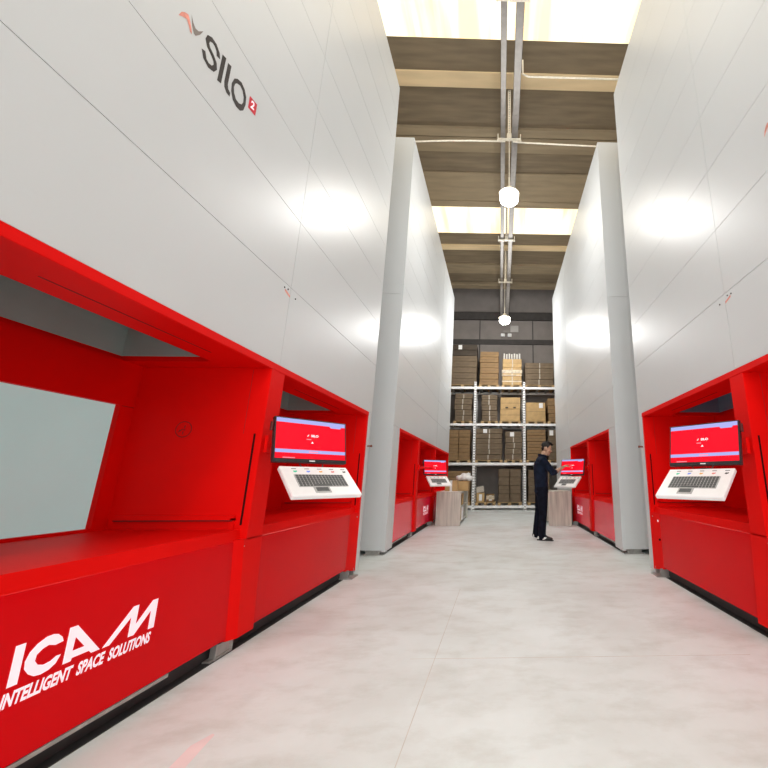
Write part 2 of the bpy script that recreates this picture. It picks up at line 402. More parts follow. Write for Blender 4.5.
    prism(bm, [(.0365, .686), (.05, .758), (bw, .758), (bw, .70), (.0365, .66)], r0, r1, lambda a, b, h: f(a, h, b)); P('bay_floor', bm, 'red')
    for (yw, sg, par) in ((y2, -1, dv), (r1 - .05, -1, fw), (y3, 1, dv)):
        if par is None: continue
        a = yw + sg * .018
        bm = nb(); box(bm, .09, .88, min(a, yw), max(a, yw), .818, .848, f); box(bm, .09, .115, min(a, yw), max(a, yw), .758, .83, f)
        P('ledge', bm, 'red', par)
        a2 = yw + sg * .019
        bm = nb(); box(bm, .10, .88, min(a2, yw), max(a2, yw), .811, .817, f); P('ledge_gap', bm, 'line', par)
        a3 = yw + sg * .002
        bm = nb(); box(bm, .045, .058, min(a3, yw), max(a3, yw), .785, 1.40, f); P('sensor_slot', bm, 'slotblack', par)
        bm = nb(); box(bm, .13, .133, min(a3, yw), max(a3, yw), 1.40, 1.87, f); P('seam', bm, 'line2', par)
    # round hand-warning emblem pressed into the divider
    bm = nb(); ye = y2 - .0025; E = lambda a, b: f(.55 + a, ye, 1.428 + b)
    ring_fill(bm, [(.057 * cos(t * pi / 18), .057 * sin(t * pi / 18)) for t in range(36)], [(.052 * cos(t * pi / 18), .052 * sin(t * pi / 18)) for t in range(36)], E)
    for q in ([(-.035, -.02), (-.02, -.008), (-.005, .002)], [(-.002, -.035), (.0, -.015)], [(.004, .008), (.008, .028)], [(-.03, -.005), (-.018, -.012)], [(.0, .0), (.012, -.006)]): stroke(bm, [(-a * -s, b) for a, b in q], .006, E)
    P('emblem', bm, 'line', dv)
    # lower front: recessed glossy panels, chamfered posts
    pz0, pz1, pd = .10, .692, .035
    def lower(name, ya, yb, extra=None):
        bm = nb(); box(bm, pd, pd + .03, ya, yb, pz0, pz1, f)
        return P(name, bm, gloss, bevel=.004)
    p1 = lower('front_panel', r0, 2.84); p2 = lower('front_panel', 3.0, 4.84)
    bm = nb(); lo = [(pd, 2.84), (0, 2.90), (0, 3.07), (.10, 3.07), (.10, 2.84)]; hi = [(pd, 2.765), (0, 2.815), (0, 3.02), (.10, 3.02), (.10, 2.765)]
    lo = [bm.verts.new(f(a, b, .088)) for a, b in lo]; hi = [bm.verts.new(f(a, b, .70)) for a, b in hi]
    bm.faces.new(lo); bm.faces.new(hi)
    for i in range(5): bm.faces.new((lo[i], hi[i], hi[(i + 1) % 5], lo[(i + 1) % 5]))
    P('post', bm, 'red')
    bm = nb(); ch = [f(pd, 4.81, .085), f(0, r1, .05), f(0, r1, .70), f(pd, 4.81, .70), f(.10, 4.81, .085), f(.10, r1, .05), f(.10, r1, .70), f(.10, 4.81, .70)]
    v = [bm.verts.new(q) for q in ch]
    for q in ((0, 1, 2, 3), (4, 7, 6, 5), (0, 4, 5, 1), (1, 5, 6, 2), (2, 6, 7, 3), (3, 7, 4, 0)): bm.faces.new([v[i] for i in q])
    P('post', bm, 'red')
    for yy in (2.83, 4.94):
        bm = nb(); ball(bm, f(-.001 if yy > 4 else .004, yy, .655), .006, 8); P('screw', bm, 'steel')
    bm = nb(); box(bm, pd - .002, pd + .06, r0, 2.40, .083, .0995, f); P('bottom_rail', bm, 'steel')
    # feet, plus a dark skirt and floor strip added as the shade underneath
    bm = nb(); box(bm, .10, D - .1, N0 + .35, Y1 - .1, .001, .10, f); box(bm, .045, .1, N0 + .35, Y1 - .35, .0005, .003, f); P('base_shade_skirt', bm, 'darksteel_shade')
    for yy, dd in ((2.86, .055), (4.93, -.045), (1.1, .055)):
        bm = nb(); box(bm, dd, dd + .26, yy - .11, yy + .09, 0, .012, f); box(bm, dd + .05, dd + .2, yy - .09, yy - .08, .012, .088, f); box(bm, dd + .05, dd + .2, yy + .06, yy + .07, .012, .088, f)
        box(bm, dd + .19, dd + .2, yy - .08, yy + .06, .012, .088, f)
        if dd > 0:
            box(bm, dd - .005, dd + .035, yy - .07, yy + .085, .0, .016, f); box(bm, dd + .004, dd + .01, yy - .06, yy + .075, .016, .08, f); box(bm, dd - .006, dd + .03, yy - .075, yy - .06, 0, .09, f); box(bm, dd - .006, dd + .03, yy + .072, yy + .087, 0, .09, f)
        c = f(dd + .09, yy, 0); cyl(bm, c, .014, .012, .088, 10); cyl(bm, c, .024, .022, .034, 6)
        P('leveling_foot', bm, 'steel')
    bm = nb(); box(bm, .03, .33, N0 + .02, N0 + .22, 0, .014, f); box(bm, .06, .30, N0 + .04, N0 + .05, .014, .10, f); box(bm, .06, .075, N0 + .04, N0 + .2, .014, .1, f); cyl(bm, f(.10, N0 + .03, 0), .018, .014, .05, 8)
    P('leveling_foot', bm, 'steel')
    if side == 'R' and y0 == 0:
        bm = nb(); q = (4.84, .61); flat(bm, [(q[0] - .02, q[1] - .012), (q[0] + .02, q[1] - .012), (q[0] + .02, q[1] + .012), (q[0] - .02, q[1] + .012)], lambda a, b: f(.022, a, b)); P('sticker', bm, 'logo_white')
        bm = nb(); ball(bm, f(.026, 4.84, .40), .013, 10); P('keyhole', bm, 'slotblack')
    # writing
    def lettering(par, ly):
        bm = nb(); w = lambda a: ly + (a - 1.938) * (1 if s < 0 else -1)
        G = lambda a, b: f(pd - .0012, w(a), b)
        for q in (IC_I, IC_C, IC_M): flat(bm, q, G)
        ring_fill(bm, IC_A, IC_AH, G)
        put_text(bm, 'INTELLIGENT  SPACE  SOLUTIONS', lambda a, b: G(1.632 + .598 * a + .004 * (b), .303 + .050 * b))
        return P('lettering', bm, 'logo_white', par)
    lettering(p2 if logo_op else p1, 9.62 - 5.38 if logo_op else 1.938)
    if tower_logo:
        off = 2.216 + 1.58
        G = lambda a, b: f(-.0012, (a if s < 0 else off - a), b)
        bm = nb(); stroke(bm, LOGO_S, .029, G); flat(bm, LOGO_I, G); flat(bm, LOGO_L, G); ring_fill(bm, LOGO_O, LOGO_OI, G); P('lettering', bm, 'logo_dark')
        bm = nb(); flat(bm, ICON_R, G, 0); flat(bm, ICON_B, G, 1); P('logo_mark', bm, ['logo_orange', 'logo_grey'])
        bm = nb(); flat(bm, LOGO_SQ, G); bd = P('badge', bm, 'logo_red')
        bm = nb(); G2 = lambda a, b: f(-.0022, ((2.158 + .036 * a) if s < 0 else off - (2.158 + .036 * a)), 3.503 + .062 * b + .012 * a); put_text(bm, '2', G2); P('numeral', bm, 'logo_white', bd)
        G = lambda a, b: f(-.0012, a, b)
        bm = nb(); flat(bm, [(2.85, 2.535), (2.93, 2.512), (2.93, 2.492), (2.85, 2.515)], G, 0); P('sticker', bm, 'logo_orange')
        for a, b in ((2.89, 2.548), (3.01, 2.522), (2.84, 2.54)):
            bm = nb(); ball(bm, f(0, a, b), .007, 8); P('screw', bm, 'darksteel_shade')
    return root

Y2 = 5.38
machine('L', 0, 'tall white storage machine with big red bay showing a pale frosted window', 'storage machines along the aisle', seam=2.93)
machine('R', 0, 'tall white storage machine cut by the photo frame, dark bolt beside red bay', 'storage machines along the aisle', seam=2.93, liner='blue_grey')
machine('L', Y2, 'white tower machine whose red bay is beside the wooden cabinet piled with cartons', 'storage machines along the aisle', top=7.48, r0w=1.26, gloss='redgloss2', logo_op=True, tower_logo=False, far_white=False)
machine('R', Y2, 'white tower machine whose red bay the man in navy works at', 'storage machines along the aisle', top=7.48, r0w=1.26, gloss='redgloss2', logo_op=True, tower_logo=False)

def short_machine():
    """last machine of the left row: only a strip of red bay is seen"""
    root = empty('storage_machine', (-XL, 11.8, 0), 0, 'farthest white machine with red bay, its edge right against the pallet rack', 'machine', 'storage machines along the aisle'); og = root.location
    f = lambda d, y, z: (-(XL + d), y, z)
    P = lambda n, bm, m, **k: obj(n, bm, m, root, origin=og, **k)
    a, b = 10.55, 13.1
    bm = nb()
    TOP = 7.48
    zs = [1.93] + [1.98 + .6 * i for i in range(1, 9)] + [TOP]
    for z0, z1 in zip(zs, zs[1:]): box(bm, 0, .02, a, b, z0 + .003, z1 - .003, f)
    box(bm, .02, .05, a, b - .031, 1.93, TOP, f); box(bm, .02, 2.4, b - .03, b, .1, TOP, f); box(bm, .05, 2.4, a, b - .03, TOP - .03, TOP - .002, f)
    P('cladding', bm, 'white')
    bm = nb(); box(bm, -.004, .95, a, b, 1.88, 1.93, f); P('fascia', bm, 'red')
    bm = nb(); box(bm, .93, .98, a, b, .66, 1.89, f); P('back_panel', bm, 'red')
    bm = nb(); box(bm, 0, .93, b - .06, b, .69, 1.89, f); P('side_panel', bm, 'red')
    bm = nb(); box(bm, .03, .93, a, b, .655, .758, f); P('bay_floor', bm, 'red')
    bm = nb(); box(bm, .035, .06, a, b - .15, .06, .69, f); P('front_panel', bm, 'redgloss2')
    bm = nb(); box(bm, 0, .1, b - .15, b, .035, .694, f); P('post', bm, 'red')
    for y_ in (a + .2, b - .2):
        bm = nb(); box(bm, .02, .3, y_ - .1, y_ + .1, 0, .06, f); P('leveling_foot', bm, 'steel')
short_machine()
machine('R', 10.56 - .87, 'plain white closed tower beyond the working man, nearest the rack', 'storage machines along the aisle', open_bay=False, top=7.48, y1=13.05 - 9.69)

# ------------------------------------------------------------------ operator consoles
def console(x, y, yaw, wall_x, arm_y, label, dz=0):
    root = empty('operator_console', (x, y, 0), yaw, label, 'computer', 'operator consoles on the machines')
    def frame(cx, cy, cz, t):
        v = Vector((0, sin(t), cos(t))); w = Vector((0, -cos(t), sin(t))); c = Vector((cx, cy, cz))
        return lambda a, b, h: tuple(c + Vector((a, 0, 0)) + v * b + w * h)
    W, Hm = .53, .325
    f = frame(0, 0, 1.345 + dz, .2)
    bm = nb(); box(bm, -W / 2, W / 2, -Hm / 2, Hm / 2, -.035, 0, f); box(bm, -.12, .12, -.1, .1, -.06, -.03, f)
    mon = obj('monitor', bm, 'dark', root, bevel=.003)
    bm = nb(); x0, x1, b0, b1 = -W / 2 + .010, W / 2 - .010, -Hm / 2 + .027, Hm / 2 - .009
    F = lambda h: (lambda a, b: f(a, b, h))
    hh = b1 - b0; ww = x1 - x0
    flat(bm, [(x0, b0), (x1, b0), (x1, b1), (x0, b1)], F(.001), 0)
    flat(bm, [(x0, b1 - .105 * hh), (x0 + .75 * ww, b1 - .105 * hh), (x0 + .77 * ww, b1 - .15 * hh), (x0 + .92 * ww, b1 - .15 * hh), (x0 + .94 * ww, b1 - .105 * hh), (x1, b1 - .105 * hh), (x1, b1), (x0, b1)], F(.0015), 1)
    flat(bm, [(x0, b0 + .14 * hh), (x1, b0 + .14 * hh), (x1, b0 + .225 * hh), (x0, b0 + .225 * hh)], F(.0015), 1)
    flat(bm, [(x0 + .45 * ww, b0 + .165 * hh), (x0 + .58 * ww, b0 + .165 * hh), (x0 + .58 * ww, b0 + .19 * hh), (x0 + .45 * ww, b0 + .19 * hh)], F(.002), 3)
    flat(bm, [(x0 + .1 * ww, b0 + .01 * hh), (x0 + .26 * ww, b0 + .01 * hh), (x0 + .26 * ww, b0 + .03 * hh), (x0 + .1 * ww, b0 + .03 * hh)], F(.002), 3)
    put_text(bm, 'SILO', lambda a, b: f(-.012 + .055 * a, .028 + .018 * b, .002), 2)
    flat(bm, [(-.042, .030), (-.034, .030), (-.026, .044), (-.032, .044)], F(.002), 2)
    flat(bm, [(-.045, .006), (-.01, .006), (-.01, .012), (-.045, .012)], F(.002), 3)
    flat(bm, [(-.012, -.020), (.008, -.020), (-.002, -.005)], F(.002), 2)
    obj('screen', bm, ['s_red', 's_lilac', 's_white', 's_pink'], mon, recalc=False)
    bm = nb(); flat(bm, [(-.02, -Hm / 2 + .009), (.02, -Hm / 2 + .009), (.02, -Hm / 2 + .017), (-.02, -Hm / 2 + .017)], F(.001)); obj('maker_mark', bm, 'paper', mon)
    # keyboard tray
    t = .92; g = frame(0, -.2, 1.067 + dz * .8, t); tw, td = .482, .314
    bm = nb(); box(bm, -tw / 2, tw / 2, -td / 2, td / 2, -.034, 0, g); tr = obj('keyboard_tray', bm, 'tray', root, bevel=.006)
    bm = nb(); box(bm, -.174, .170, -.070, .060, -.004, .004, g); kb = obj('keyboard', bm, 'keybase', tr, bevel=.002)
    bm = nb()
    for r in range(6):
        n = 15; k = 0
        while k < n:
            wk = 6 if (r == 0 and k == 4) else 1
            a0 = -.170 + k * .336 / n; a1 = -.170 + (k + wk) * .336 / n
            b0_ = -.067 + r * .0208
            box(bm, a0 + .003, a1 - .003, b0_ + .002, b0_ + .0168, .004, .007, g); k += wk
    obj('keys', bm, 'key', kb)
    bm = nb(); box(bm, -.085, .025, -.132, -.0705, -.002, .0035, g); tp = obj('touchpad', bm, 'keybase', tr, bevel=.002)
    bm = nb(); box(bm, -.072, .012, -.118, -.080, .0035, .005, g); obj('touch_surface', bm, 'key', tp)
    for k, c in enumerate(((.02, .6, .35), (.15, .28, .85), (.8, .45, .12), (.75, .22, .2), (.03, .03, .03))):
        cx = -.155 + k * .088
        bm = nb(); cy = .098
        flat(bm, [(cx - .012, cy - .009), (cx + .002, cy - .013), (cx + .015, cy - .004), (cx + .014, cy + .008), (cx + .001, cy + .004), (cx - .006, cy + .009)], lambda a, b: g(a, b, .001))
        obj('icon', bm, mat('icon_ink', c, .5, var=.1), tr)
        bm = nb(); flat(bm, [(cx - .016, cy + .024), (cx + .016, cy + .024), (cx + .016, cy + .031), (cx - .016, cy + .031)], lambda a, b: g(a, b, .001)); obj('caption', bm, 'key', tr)
    # swivel arm from the machine's divider
    R_ = Matrix.Rotation(-yaw, 3, 'Z'); wx = wall_x - math.copysign(.035, wall_x)
    e = R_ @ Vector((wx - x, arm_y - y, 0))
    bm = nb(); tube(bm, [(0, .05, 1.33), (e.x * .5, e.y * .5 + .03, 1.33), (e.x, e.y, 1.33)], [.02] * 3, 10); tube(bm, [(0, .06, 1.4), (0, .06, 1.05), (0, -.1, 1.03)], [.018] * 3, 10)
    ar = obj('swivel_arm', bm, 'red', root)
    bm = nb(); q0 = Matrix.Rotation(-yaw, 4, 'Z'); ee = lambda a, b, c: tuple(q0 @ Vector((wall_x - math.copysign(1, wall_x) * a - x, arm_y + b - y, c))); box(bm, .006, .03, -.06, .06, 1.27, 1.39, ee); obj('mounting_plate', bm, 'red', ar)
    bm = nb(); cyl(bm, (0, .05), .026, 1.29, 1.37, 14); obj('pivot', bm, 'dark', ar)
    bm = nb(); dx = -W / 2 - .012 if yaw > 0 else W / 2 + .012
    cyl(bm, (dx, .03), .011, 1.415, 1.475, 10); obj('hook', bm, 'line', ar)
    bm = nb(); tube(bm, [(-.09, -.03, 1.19), (-.06, -.05, 1.155), (.02, -.06, 1.165), (.07, -.05, 1.16), (.08, -.03, 1.19)], [.004] * 5, 6); obj('cable', bm, 'dark', ar)
    return root
console(-1.383, 2.949, .892, -XL, 2.93, 'monitor and white keyboard tray on the red machine with the frosted window', .014)
console(1.535, 2.955, -.905, XR, 2.93, 'monitor and white keyboard tray nearest the right photo edge, faint reflection on screen')
console(-1.403, 8.74, .60, -XL, 8.31, 'small distant monitor and white tray above the cabinet with cartons')
console(1.443, 7.985, -.72, XR, 8.30, 'monitor and white tray that the man is touching', -.015)

# ------------------------------------------------------------------ cable trays, hangers, conduits, lamps
for x, w, lab in ((.012, .048, 'narrower grey cable tray under the roof, hung parallel to a wider one'), (.255, .062, 'wider grey cable tray under the roof, hung parallel to a narrower one')):
    r = empty('cable_tray', (x, 4, 7.9), 0, lab, 'cable tray', 'cable trays along the aisle')
    bm = nb(); box(bm, -w, w, -11, 12.5, 0, .006); box(bm, -w, -w + .004, -11, 12.5, 0, .07); box(bm, w - .004, w, -11, 12.5, 0, .07); obj('tray_channel', bm, 'rail', r)
    bm = nb()
    for yy in range(-10, 13, 2): box(bm, -w - .004, w + .004, yy + .1, yy + .16, -.004, .075)
    obj('coupling', bm, 'rail', r)
HN = ((4.2, 'first', 0), (6.62, 'bracket carrying the nearer lamp', 1), (10.1, 'mid bracket between the two lamps', 0), (12.6, 'bracket carrying the farther lamp', 1))
for yy, d, lm in HN:
    lab = {4.2: 'tray hanger bracket at the photo top edge under the skylight', 6.62: 'tray hanger bracket that carries the nearer round lamp', 10.1: 'tray hanger bracket against the farther skylight', 12.6: 'tray hanger bracket that carries the farther round lamp'}[yy]
    r = empty('tray_hanger', (.14, yy, 7.88), 0, lab, 'bracket', 'hanger brackets of the cable trays')
    bm = nb(); box(bm, -.24, .24, -.02, .02, -.035, .01); obj('crossbar', bm, 'pale', r, bevel=.003)
    for sx in (-.22, .24):
        bm = nb(); cyl(bm, (sx - .01, 0), .012, -.05, .12, 8); cyl(bm, (sx - .01, 0), .022, -.045, -.025, 6); obj('rod', bm, 'pale', r)
    bm = nb(); box(bm, -.03, .03, -.02, -.014, -.03, 1.25); box(bm, -.03, -.024, -.014, .02, -.03, 1.25); box(bm, .024, .03, -.014, .02, -.03, 1.25); ch = obj('perforated_channel', bm, 'pale', r)
    bm = nb()
    for k in range(20): box(bm, -.008, .008, -.0215, -.0195, .05 + k * .06, .085 + k * .06)
    obj('perforation_pattern', bm, 'rail', ch)
    bm = nb(); box(bm, -.047, .047, -.05, .03, -.03, .10); obj('clamp', bm, 'pale', r, bevel=.006)

def conduit(pts, label, r=.015):
    c = Vector(pts[0]); bm = nb(); P_ = [Vector(p) for p in pts]
    # round the corners a little
    Q = [P_[0]]
    for a, b, d in zip(P_, P_[1:], P_[2:]): Q += [b.lerp(a, min(.15, .15 / max(.01, (a - b).length))), b.lerp(d, min(.15, .15 / max(.01, (d - b).length)))]
    Q.append(P_[-1])
    tube(bm, Q, [r] * len(Q), 10); o = obj('conduit', bm, 'pale', origin=c, smooth=True)
    return tag(o, label, 'pipe', 'conduits crossing the aisle')
conduit([(-2.6, 6.62, 7.70), (-1.2, 6.62, 7.80), (-.5, 6.62, 7.82), (.05, 6.62, 7.815)], 'thin pale pipe from the trays to the machine with the frosted window')
conduit([(.22, 6.62, 7.815), (.36, 6.62, 7.80), (1.0, 6.62, 7.78), (2.6, 6.62, 7.73)], 'thin pale pipe leading from the trays at the nearer lamp bracket, away from frosted window')
conduit([(.345, 5.3, 8.2), (.345, 5.33, 7.88), (1.0, 5.33, 7.88), (2.9, 5.33, 7.88)], 'thin pale pipe bending off the tray closest below the near skylight')

LAMPS = ((.14, 6.62, 6.45), (.12, 12.55, 6.38), (.14, .62, 6.45), (.14, -5.4, 6.45))
for i, (x, y, z) in enumerate(LAMPS):
    r = empty('high_bay_lamp', (x, y, z), 0, ['nearer bright round lamp hanging on a thin cable over the aisle', 'farther bright round lamp hanging before the rack', 'round lamp hanging overhead outside the photo above the camera', 'round lamp hanging behind the camera'][i], 'lamp', 'lamps over the aisle')
    bm = nb(); ball(bm, (0, 0, 0), .185, 24, (1, 1, .62)); ln = obj('lens', bm, 'lamp', r, smooth=True)
    bm = nb(); cyl(bm, (0, 0), .20, .10, .14, 24, .17); cyl(bm, (0, 0), .10, .14, .26, 16, .06); hs = obj('housing', bm, 'pale', r, bevel=.003)
    bm = nb(); cyl(bm, (0, 0), .008, .26, 7.842 - z, 8); cyl(bm, (0, 0), .016, .26, .5, 8); obj('cord', bm, 'pale', r)
    L = bpy.data.lights.new('lamp_light', 'POINT'); L.energy = 190 if i == 1 else 92; L.color = (1, 1, .985); L.shadow_soft_size = .22
    lo = bpy.data.objects.new('lamp_light', L); COL.objects.link(lo); lo.location = (x, y, z - .42)

# ------------------------------------------------------------------ pallet rack
RY, RD = 15.2, 1.05
UX = (-2.93, -1.0, .93, 2.86)
LV = (.16, 1.72, 3.215, 4.68)
rack = empty('pallet_rack', (0, RY, 0), 0, 'white perforated steel pallet rack across the aisle end', 'rack')
for x in UX:
    for yy in (0, RD):
        bm = nb(); box(bm, -.045, .045, -.035, .035, 0, 4.88); box(bm, -.07, .07, -.06, .06, 0, .012)
        u = obj('upright', bm, 'upright', rack); u.location = (x, yy, 0)
for z in LV:
    for a, b in zip(UX, UX[1:]):
        for yy in (0, RD):
            bm = nb(); box(bm, a + .045, b - .045, yy - .025, yy + .025, z - .092, z); obj('beam', bm, 'white2', rack, bevel=.004)
        bm = nb()
        for k in range(5):
            x = a + .2 + k * (b - a - .4) / 4; box(bm, x - .05, x + .05, .025, RD - .025, z - .03, z - .004)
        obj('deck_support', bm, 'steel', rack)

def pallet(x0, x1, z, desc, y=RY + .04, d=.98, wood='wood_pallet'):
    r = empty('wooden_pallet', ((x0 + x1) / 2, y, z + .002), 0, desc, 'pallet', 'wooden pallets on the rack')
    w = (x1 - x0) / 2
    bm = nb()
    for k in range(6): a = .03 + k * (d - .12) / 5.4; box(bm, -w, w, a, a + .1, .085, .105)
    obj('deck', bm, wood, r)
    for sx in (-w + .06, 0, w - .06):
        bm = nb(); box(bm, sx - .055, sx + .055, .03, d - .03, .0, .085); obj('block', bm, wood, r)
    return r
ORD = {1: 'lowest', 2: 'second', 3: 'third', 4: 'fourth', 5: 'fifth', 6: 'sixth', 7: 'seventh', 8: 'eighth'}
def stack(x0, x1, z, ztop, n, m, desc, grp, tape=True, cols=1, jitter=.012, sheet=None, d=.88, y=RY + .07, mats=None, pal=True, wood='wood_pallet', slots=None):
    """layers of cartons on one pallet; every carton a thing"""
    if pal: pallet(x0 - .02, x1 + .02, z, 'wooden pallet under the ' + desc, wood=wood); zb = z + .109
    else: zb = z
    h = (ztop - zb) / n; cw = (x1 - x0) / cols
    for r in range(n):
        for c in range(cols):
            jx = random.uniform(-jitter, jitter); jy = random.uniform(-jitter, jitter)
            cx = x0 + cw * (c + .5) + jx
            k = 'only' if n == 1 else ('topmost' if r == n - 1 else ORD[r + 1] + ('' if r == 0 else ' from bottom'))
            o = empty('carton', (cx, y + jy, zb + r * h), 0)
            bm = nb(); w = cw / 2 - .004; e = random.uniform(0, .012)
            box(bm, -w + e, w - e, 0, d, .002, h - .008)
            bd = obj('shell', bm, (mats[r] if mats else m), o, bevel=.012)
            bm = nb(); box(bm, -w + e + .004, w - e - .004, -.0015, .002, h * .5 - .004, h * .5 + .004); obj('flap_edge', bm, 'card_black', o)
            if tape:
                bm = nb(); tx = random.uniform(-.02, .02); box(bm, tx - .018, tx + .018, -.002, .0, .01, h - .012); obj('tape', bm, 'tape', o)
            if sheet and sheet[0] == r:
                bm = nb(); box(bm, -w + sheet[1], -w + sheet[1] + .15, -.005, -.001, h - .03 - min(.2, h - .05), h - .03); obj('paper_label', bm, 'paper', o)
            if slots and r in slots:
                for sx in (-.5, .28):
                    bm = nb(); box(bm, sx * w, sx * w + .24 * 1.0 * w * 2 * .55, -.003, 0, .03, .085); obj('hand_hole', bm, 'card_black', o)
            side = '' if cols == 1 else (' column by the upright,' if c == 0 else ' other column,')
            tag(o, '%s carton,%s in %s' % (k, side, desc), 'carton', grp)
# top level (z 4.68)
z = LV[3]
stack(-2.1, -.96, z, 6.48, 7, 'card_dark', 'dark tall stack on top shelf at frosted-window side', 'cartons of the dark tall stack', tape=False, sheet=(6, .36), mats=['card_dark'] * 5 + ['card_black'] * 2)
stack(-.85, -.08, z, 6.18, 6, 'card_mid', 'orange-brown stack on top shelf beside the dark tall one', 'cartons of the orange-brown stack', tape=False)
stack(.06, .84, z, 5.88, 3, 'card_light', 'pale film-wrapped stack under the upright tubes', 'cartons of the pale wrapped stack', tape=True)
stack(.98, 2.15, z, 5.72, 4, 'card_dark', 'low wide brown stack on top shelf beside the wrapped one', 'cartons of the low wide stack', tape=True)
for k in range(7):
    x = .14 + k * .105
    bm = nb(); cyl(bm, (0, 0), .032, 0, .27, 14); cyl(bm, (0, 0), .034, .255, .272, 14)
    tag(obj('paper_tube', bm, 'tube', origin=None, smooth=False), None)
    o = bpy.data.objects[-1] if False else COL.objects[-1]
    o.location = (x, RY + .25 + .07 * (k % 2), 5.878)
    tag(o, '%s short white tube, counted from the orange-brown stack, on the wrapped cartons' % ('first second third fourth fifth sixth seventh'.split()[k]), 'tube', 'white tubes on the wrapped stack')
bm = nb(); box(bm, .04, .86, RY + .045, RY + .048, 5.16, 5.20); box(bm, .04, .86, RY + .045, RY + .048, 5.26, 5.40); box(bm, .04, .86, RY + .045, RY + .048, 4.90, 4.95)
tag(obj('stretch_film', bm, 'film', origin=(.45, RY, 5.1)), 'clear stretch film band around the pale carton stack', 'film')
# third level
z = LV[2]
stack(-1.82, -1.12, z, 4.42, 5, 'card_dark', 'leaning brown stack beside the third-level perforated post', 'cartons of the leaning brown stack', jitter=.03)
stack(-.75, -.12, z, 4.38, 5, 'card_dark', 'narrow brown stack, middle shelf, next to yellowish boxes', 'cartons of the narrow brown stack', jitter=.015)
stack(-.02, .78, z, 4.28, 2, 'card_light', 'yellowish pair of boxes with dark hand holes', 'yellowish boxes with hand holes', tape=False, slots=(1,))
stack(1.0, 1.78, z, 4.08, 1, 'card_light', 'low yellowish single-box load with white sheet', 'single yellowish box', tape=False, sheet=(0, .52))
stack(1.88, 2.5, z, 4.25, 3, 'card_mid', 'taped roll-like brown load at the aisle-right shelf end', 'cartons of the taped load', tape=True)
# second level
z = LV[1]
stack(-2.05, -1.16, z, 2.98, 4, 'card_mid', 'warm brown load above the bag', 'cartons of the warm brown two-column load', cols=2, tape=False, jitter=.0015)
stack(-.96, .08, z, 3.04, 6, 'card_dark', 'wide brown load with high white sheet', 'cartons of the wide brown load', sheet=(5, .28))
stack(.18, .84, z, 2.92, 5, 'card_dark', 'film-wrapped brown load above the strapped load', 'cartons of the film-wrapped brown load', sheet=(4, .2))
stack(1.02, 1.78, z, 3.0, 5, 'card_mid', "orange-brown load behind the man's head", "cartons of the load behind the man's head", tape=False)
stack(1.86, 2.55, z, 3.0, 4, 'card_dark', "dark load before the man's face", "cartons of the load before the man's face", tape=False, sheet=(3, .06))
# bottom level
z = LV[0]
stack(-2.2, -1.12, z, 1.42, 5, 'card_mid', 'floor-level brown load behind the white bag', 'cartons of the load behind the bag', tape=False)
pallet(-.92, -.16, z, 'wooden pallet under the two small taped parcels')
stack(-.06, .80, z, 1.50, 4, 'card_dark', 'strapped load beside the parcels', 'cartons of the strapped load', cols=2, tape=False, jitter=.0015)
stack(1.06, 1.9, z, 1.46, 4, 'card_dark', "floor-level brown load behind the man's waist", "cartons of the load behind the man's waist", tape=False)
for (x, w, h, lab, flap) in ((-.73, .15, .34, 'small taped parcel with open pale flap on the rack bottom pallet', True), (-.36, .15, .30, 'small parcel wrapped in white tape on the rack bottom pallet', False)):
    r = empty('parcel', (x, RY + .1, LV[0] + .109), 0, lab, 'parcel', 'small parcels on the bottom pallet')
    bm = nb(); box(bm, -w, w, 0, .4, .001, h); obj('shell', bm, 'card_light' if flap else 'card_mid', r, bevel=.015)
    bm = nb(); box(bm, -.05, .06, -.004, 0, .06, h - .05); obj('paper_label', bm, 'paper', r)
    if flap:
        bm = nb(); prism(bm, [(-w, h), (w * .9, h + .05), (w * .7, h + .26), (-w * 1.1, h + .2)], .05, .07, lambda a, b, t: (a, t, b)); obj('flap', bm, 'tape', r)
    else:
        bm = nb(); box(bm, -w - .004, w + .004, -.006, .2, h * .35, h * .8); obj('tape', bm, 'film', r)

# back wall twin floodlight and notice
r = empty('emergency_light', (.13, 16.5, 7.4), 0, 'small twin white spotlight fitting on the back wall above the rack', 'light')
bm = nb(); box(bm, -.03, .25, 0, .1, .08, .20); obj('housing', bm, 'rail', r)
for sx in (-.05, .25):
    bm = nb(); box(bm, sx - .09, sx + .09, -.1, 0, -.12, .02); obj('spot_head', bm, 'paper', r, bevel=.02)
bm = nb(); box(bm, .42, .78, 16.565, 16.6, 7.55, 7.85); tag(obj('wall_notice', bm, 'wallside', origin=(.6, 16.58, 7.7)), 'plain pale square plate on the back wall beside the twin spotlight', 'plate')

# ------------------------------------------------------------------ wooden cabinets in the aisle
def cabinet(x0, x1, y0, y1, h, open_x, label):
    r = empty('wooden_cabinet', ((x0 + x1) / 2, (y0 + y1) / 2, 0), 0, label, 'cabinet', 'grey oak cabinets in the aisle'); og = r.location
    P = lambda n, bm: obj(n, bm, 'wood_desk', r, origin=og, bevel=.003)
    t = .03
    bm = nb(); box(bm, x0, x1, y0, y0 + t, 0, h - t); P('end_panel', bm)
    bm = nb(); box(bm, x0, x1, y1 - t, y1, 0, h - t); P('end_panel', bm)
    bm = nb(); box(bm, x0 - .005, x1 + .005, y0 - .005, y1 + .005, h - t, h); P('top', bm)
    xb = x0 if open_x > 0 else x1 - t
    bm = nb(); box(bm, xb, xb + t, y0 + t, y1 - t, 0, h - t); P('back_panel', bm)
    for z in (.05, .42):
        bm = nb(); box(bm, x0 + t, x1 - t, y0 + t, y1 - t, z, z + t); P('shelf', bm)
    bm = nb(); box(bm, x0 + .03, x1 - .02, (y0 + y1) / 2 - .015, (y0 + y1) / 2 + .015, .08, h - t); P('upright_panel', bm)
    return r
cabinet(-1.555, -.955, 10.05, 12.2, .80, 1, 'grey oak open cabinet with cartons on top, beside a red bay')
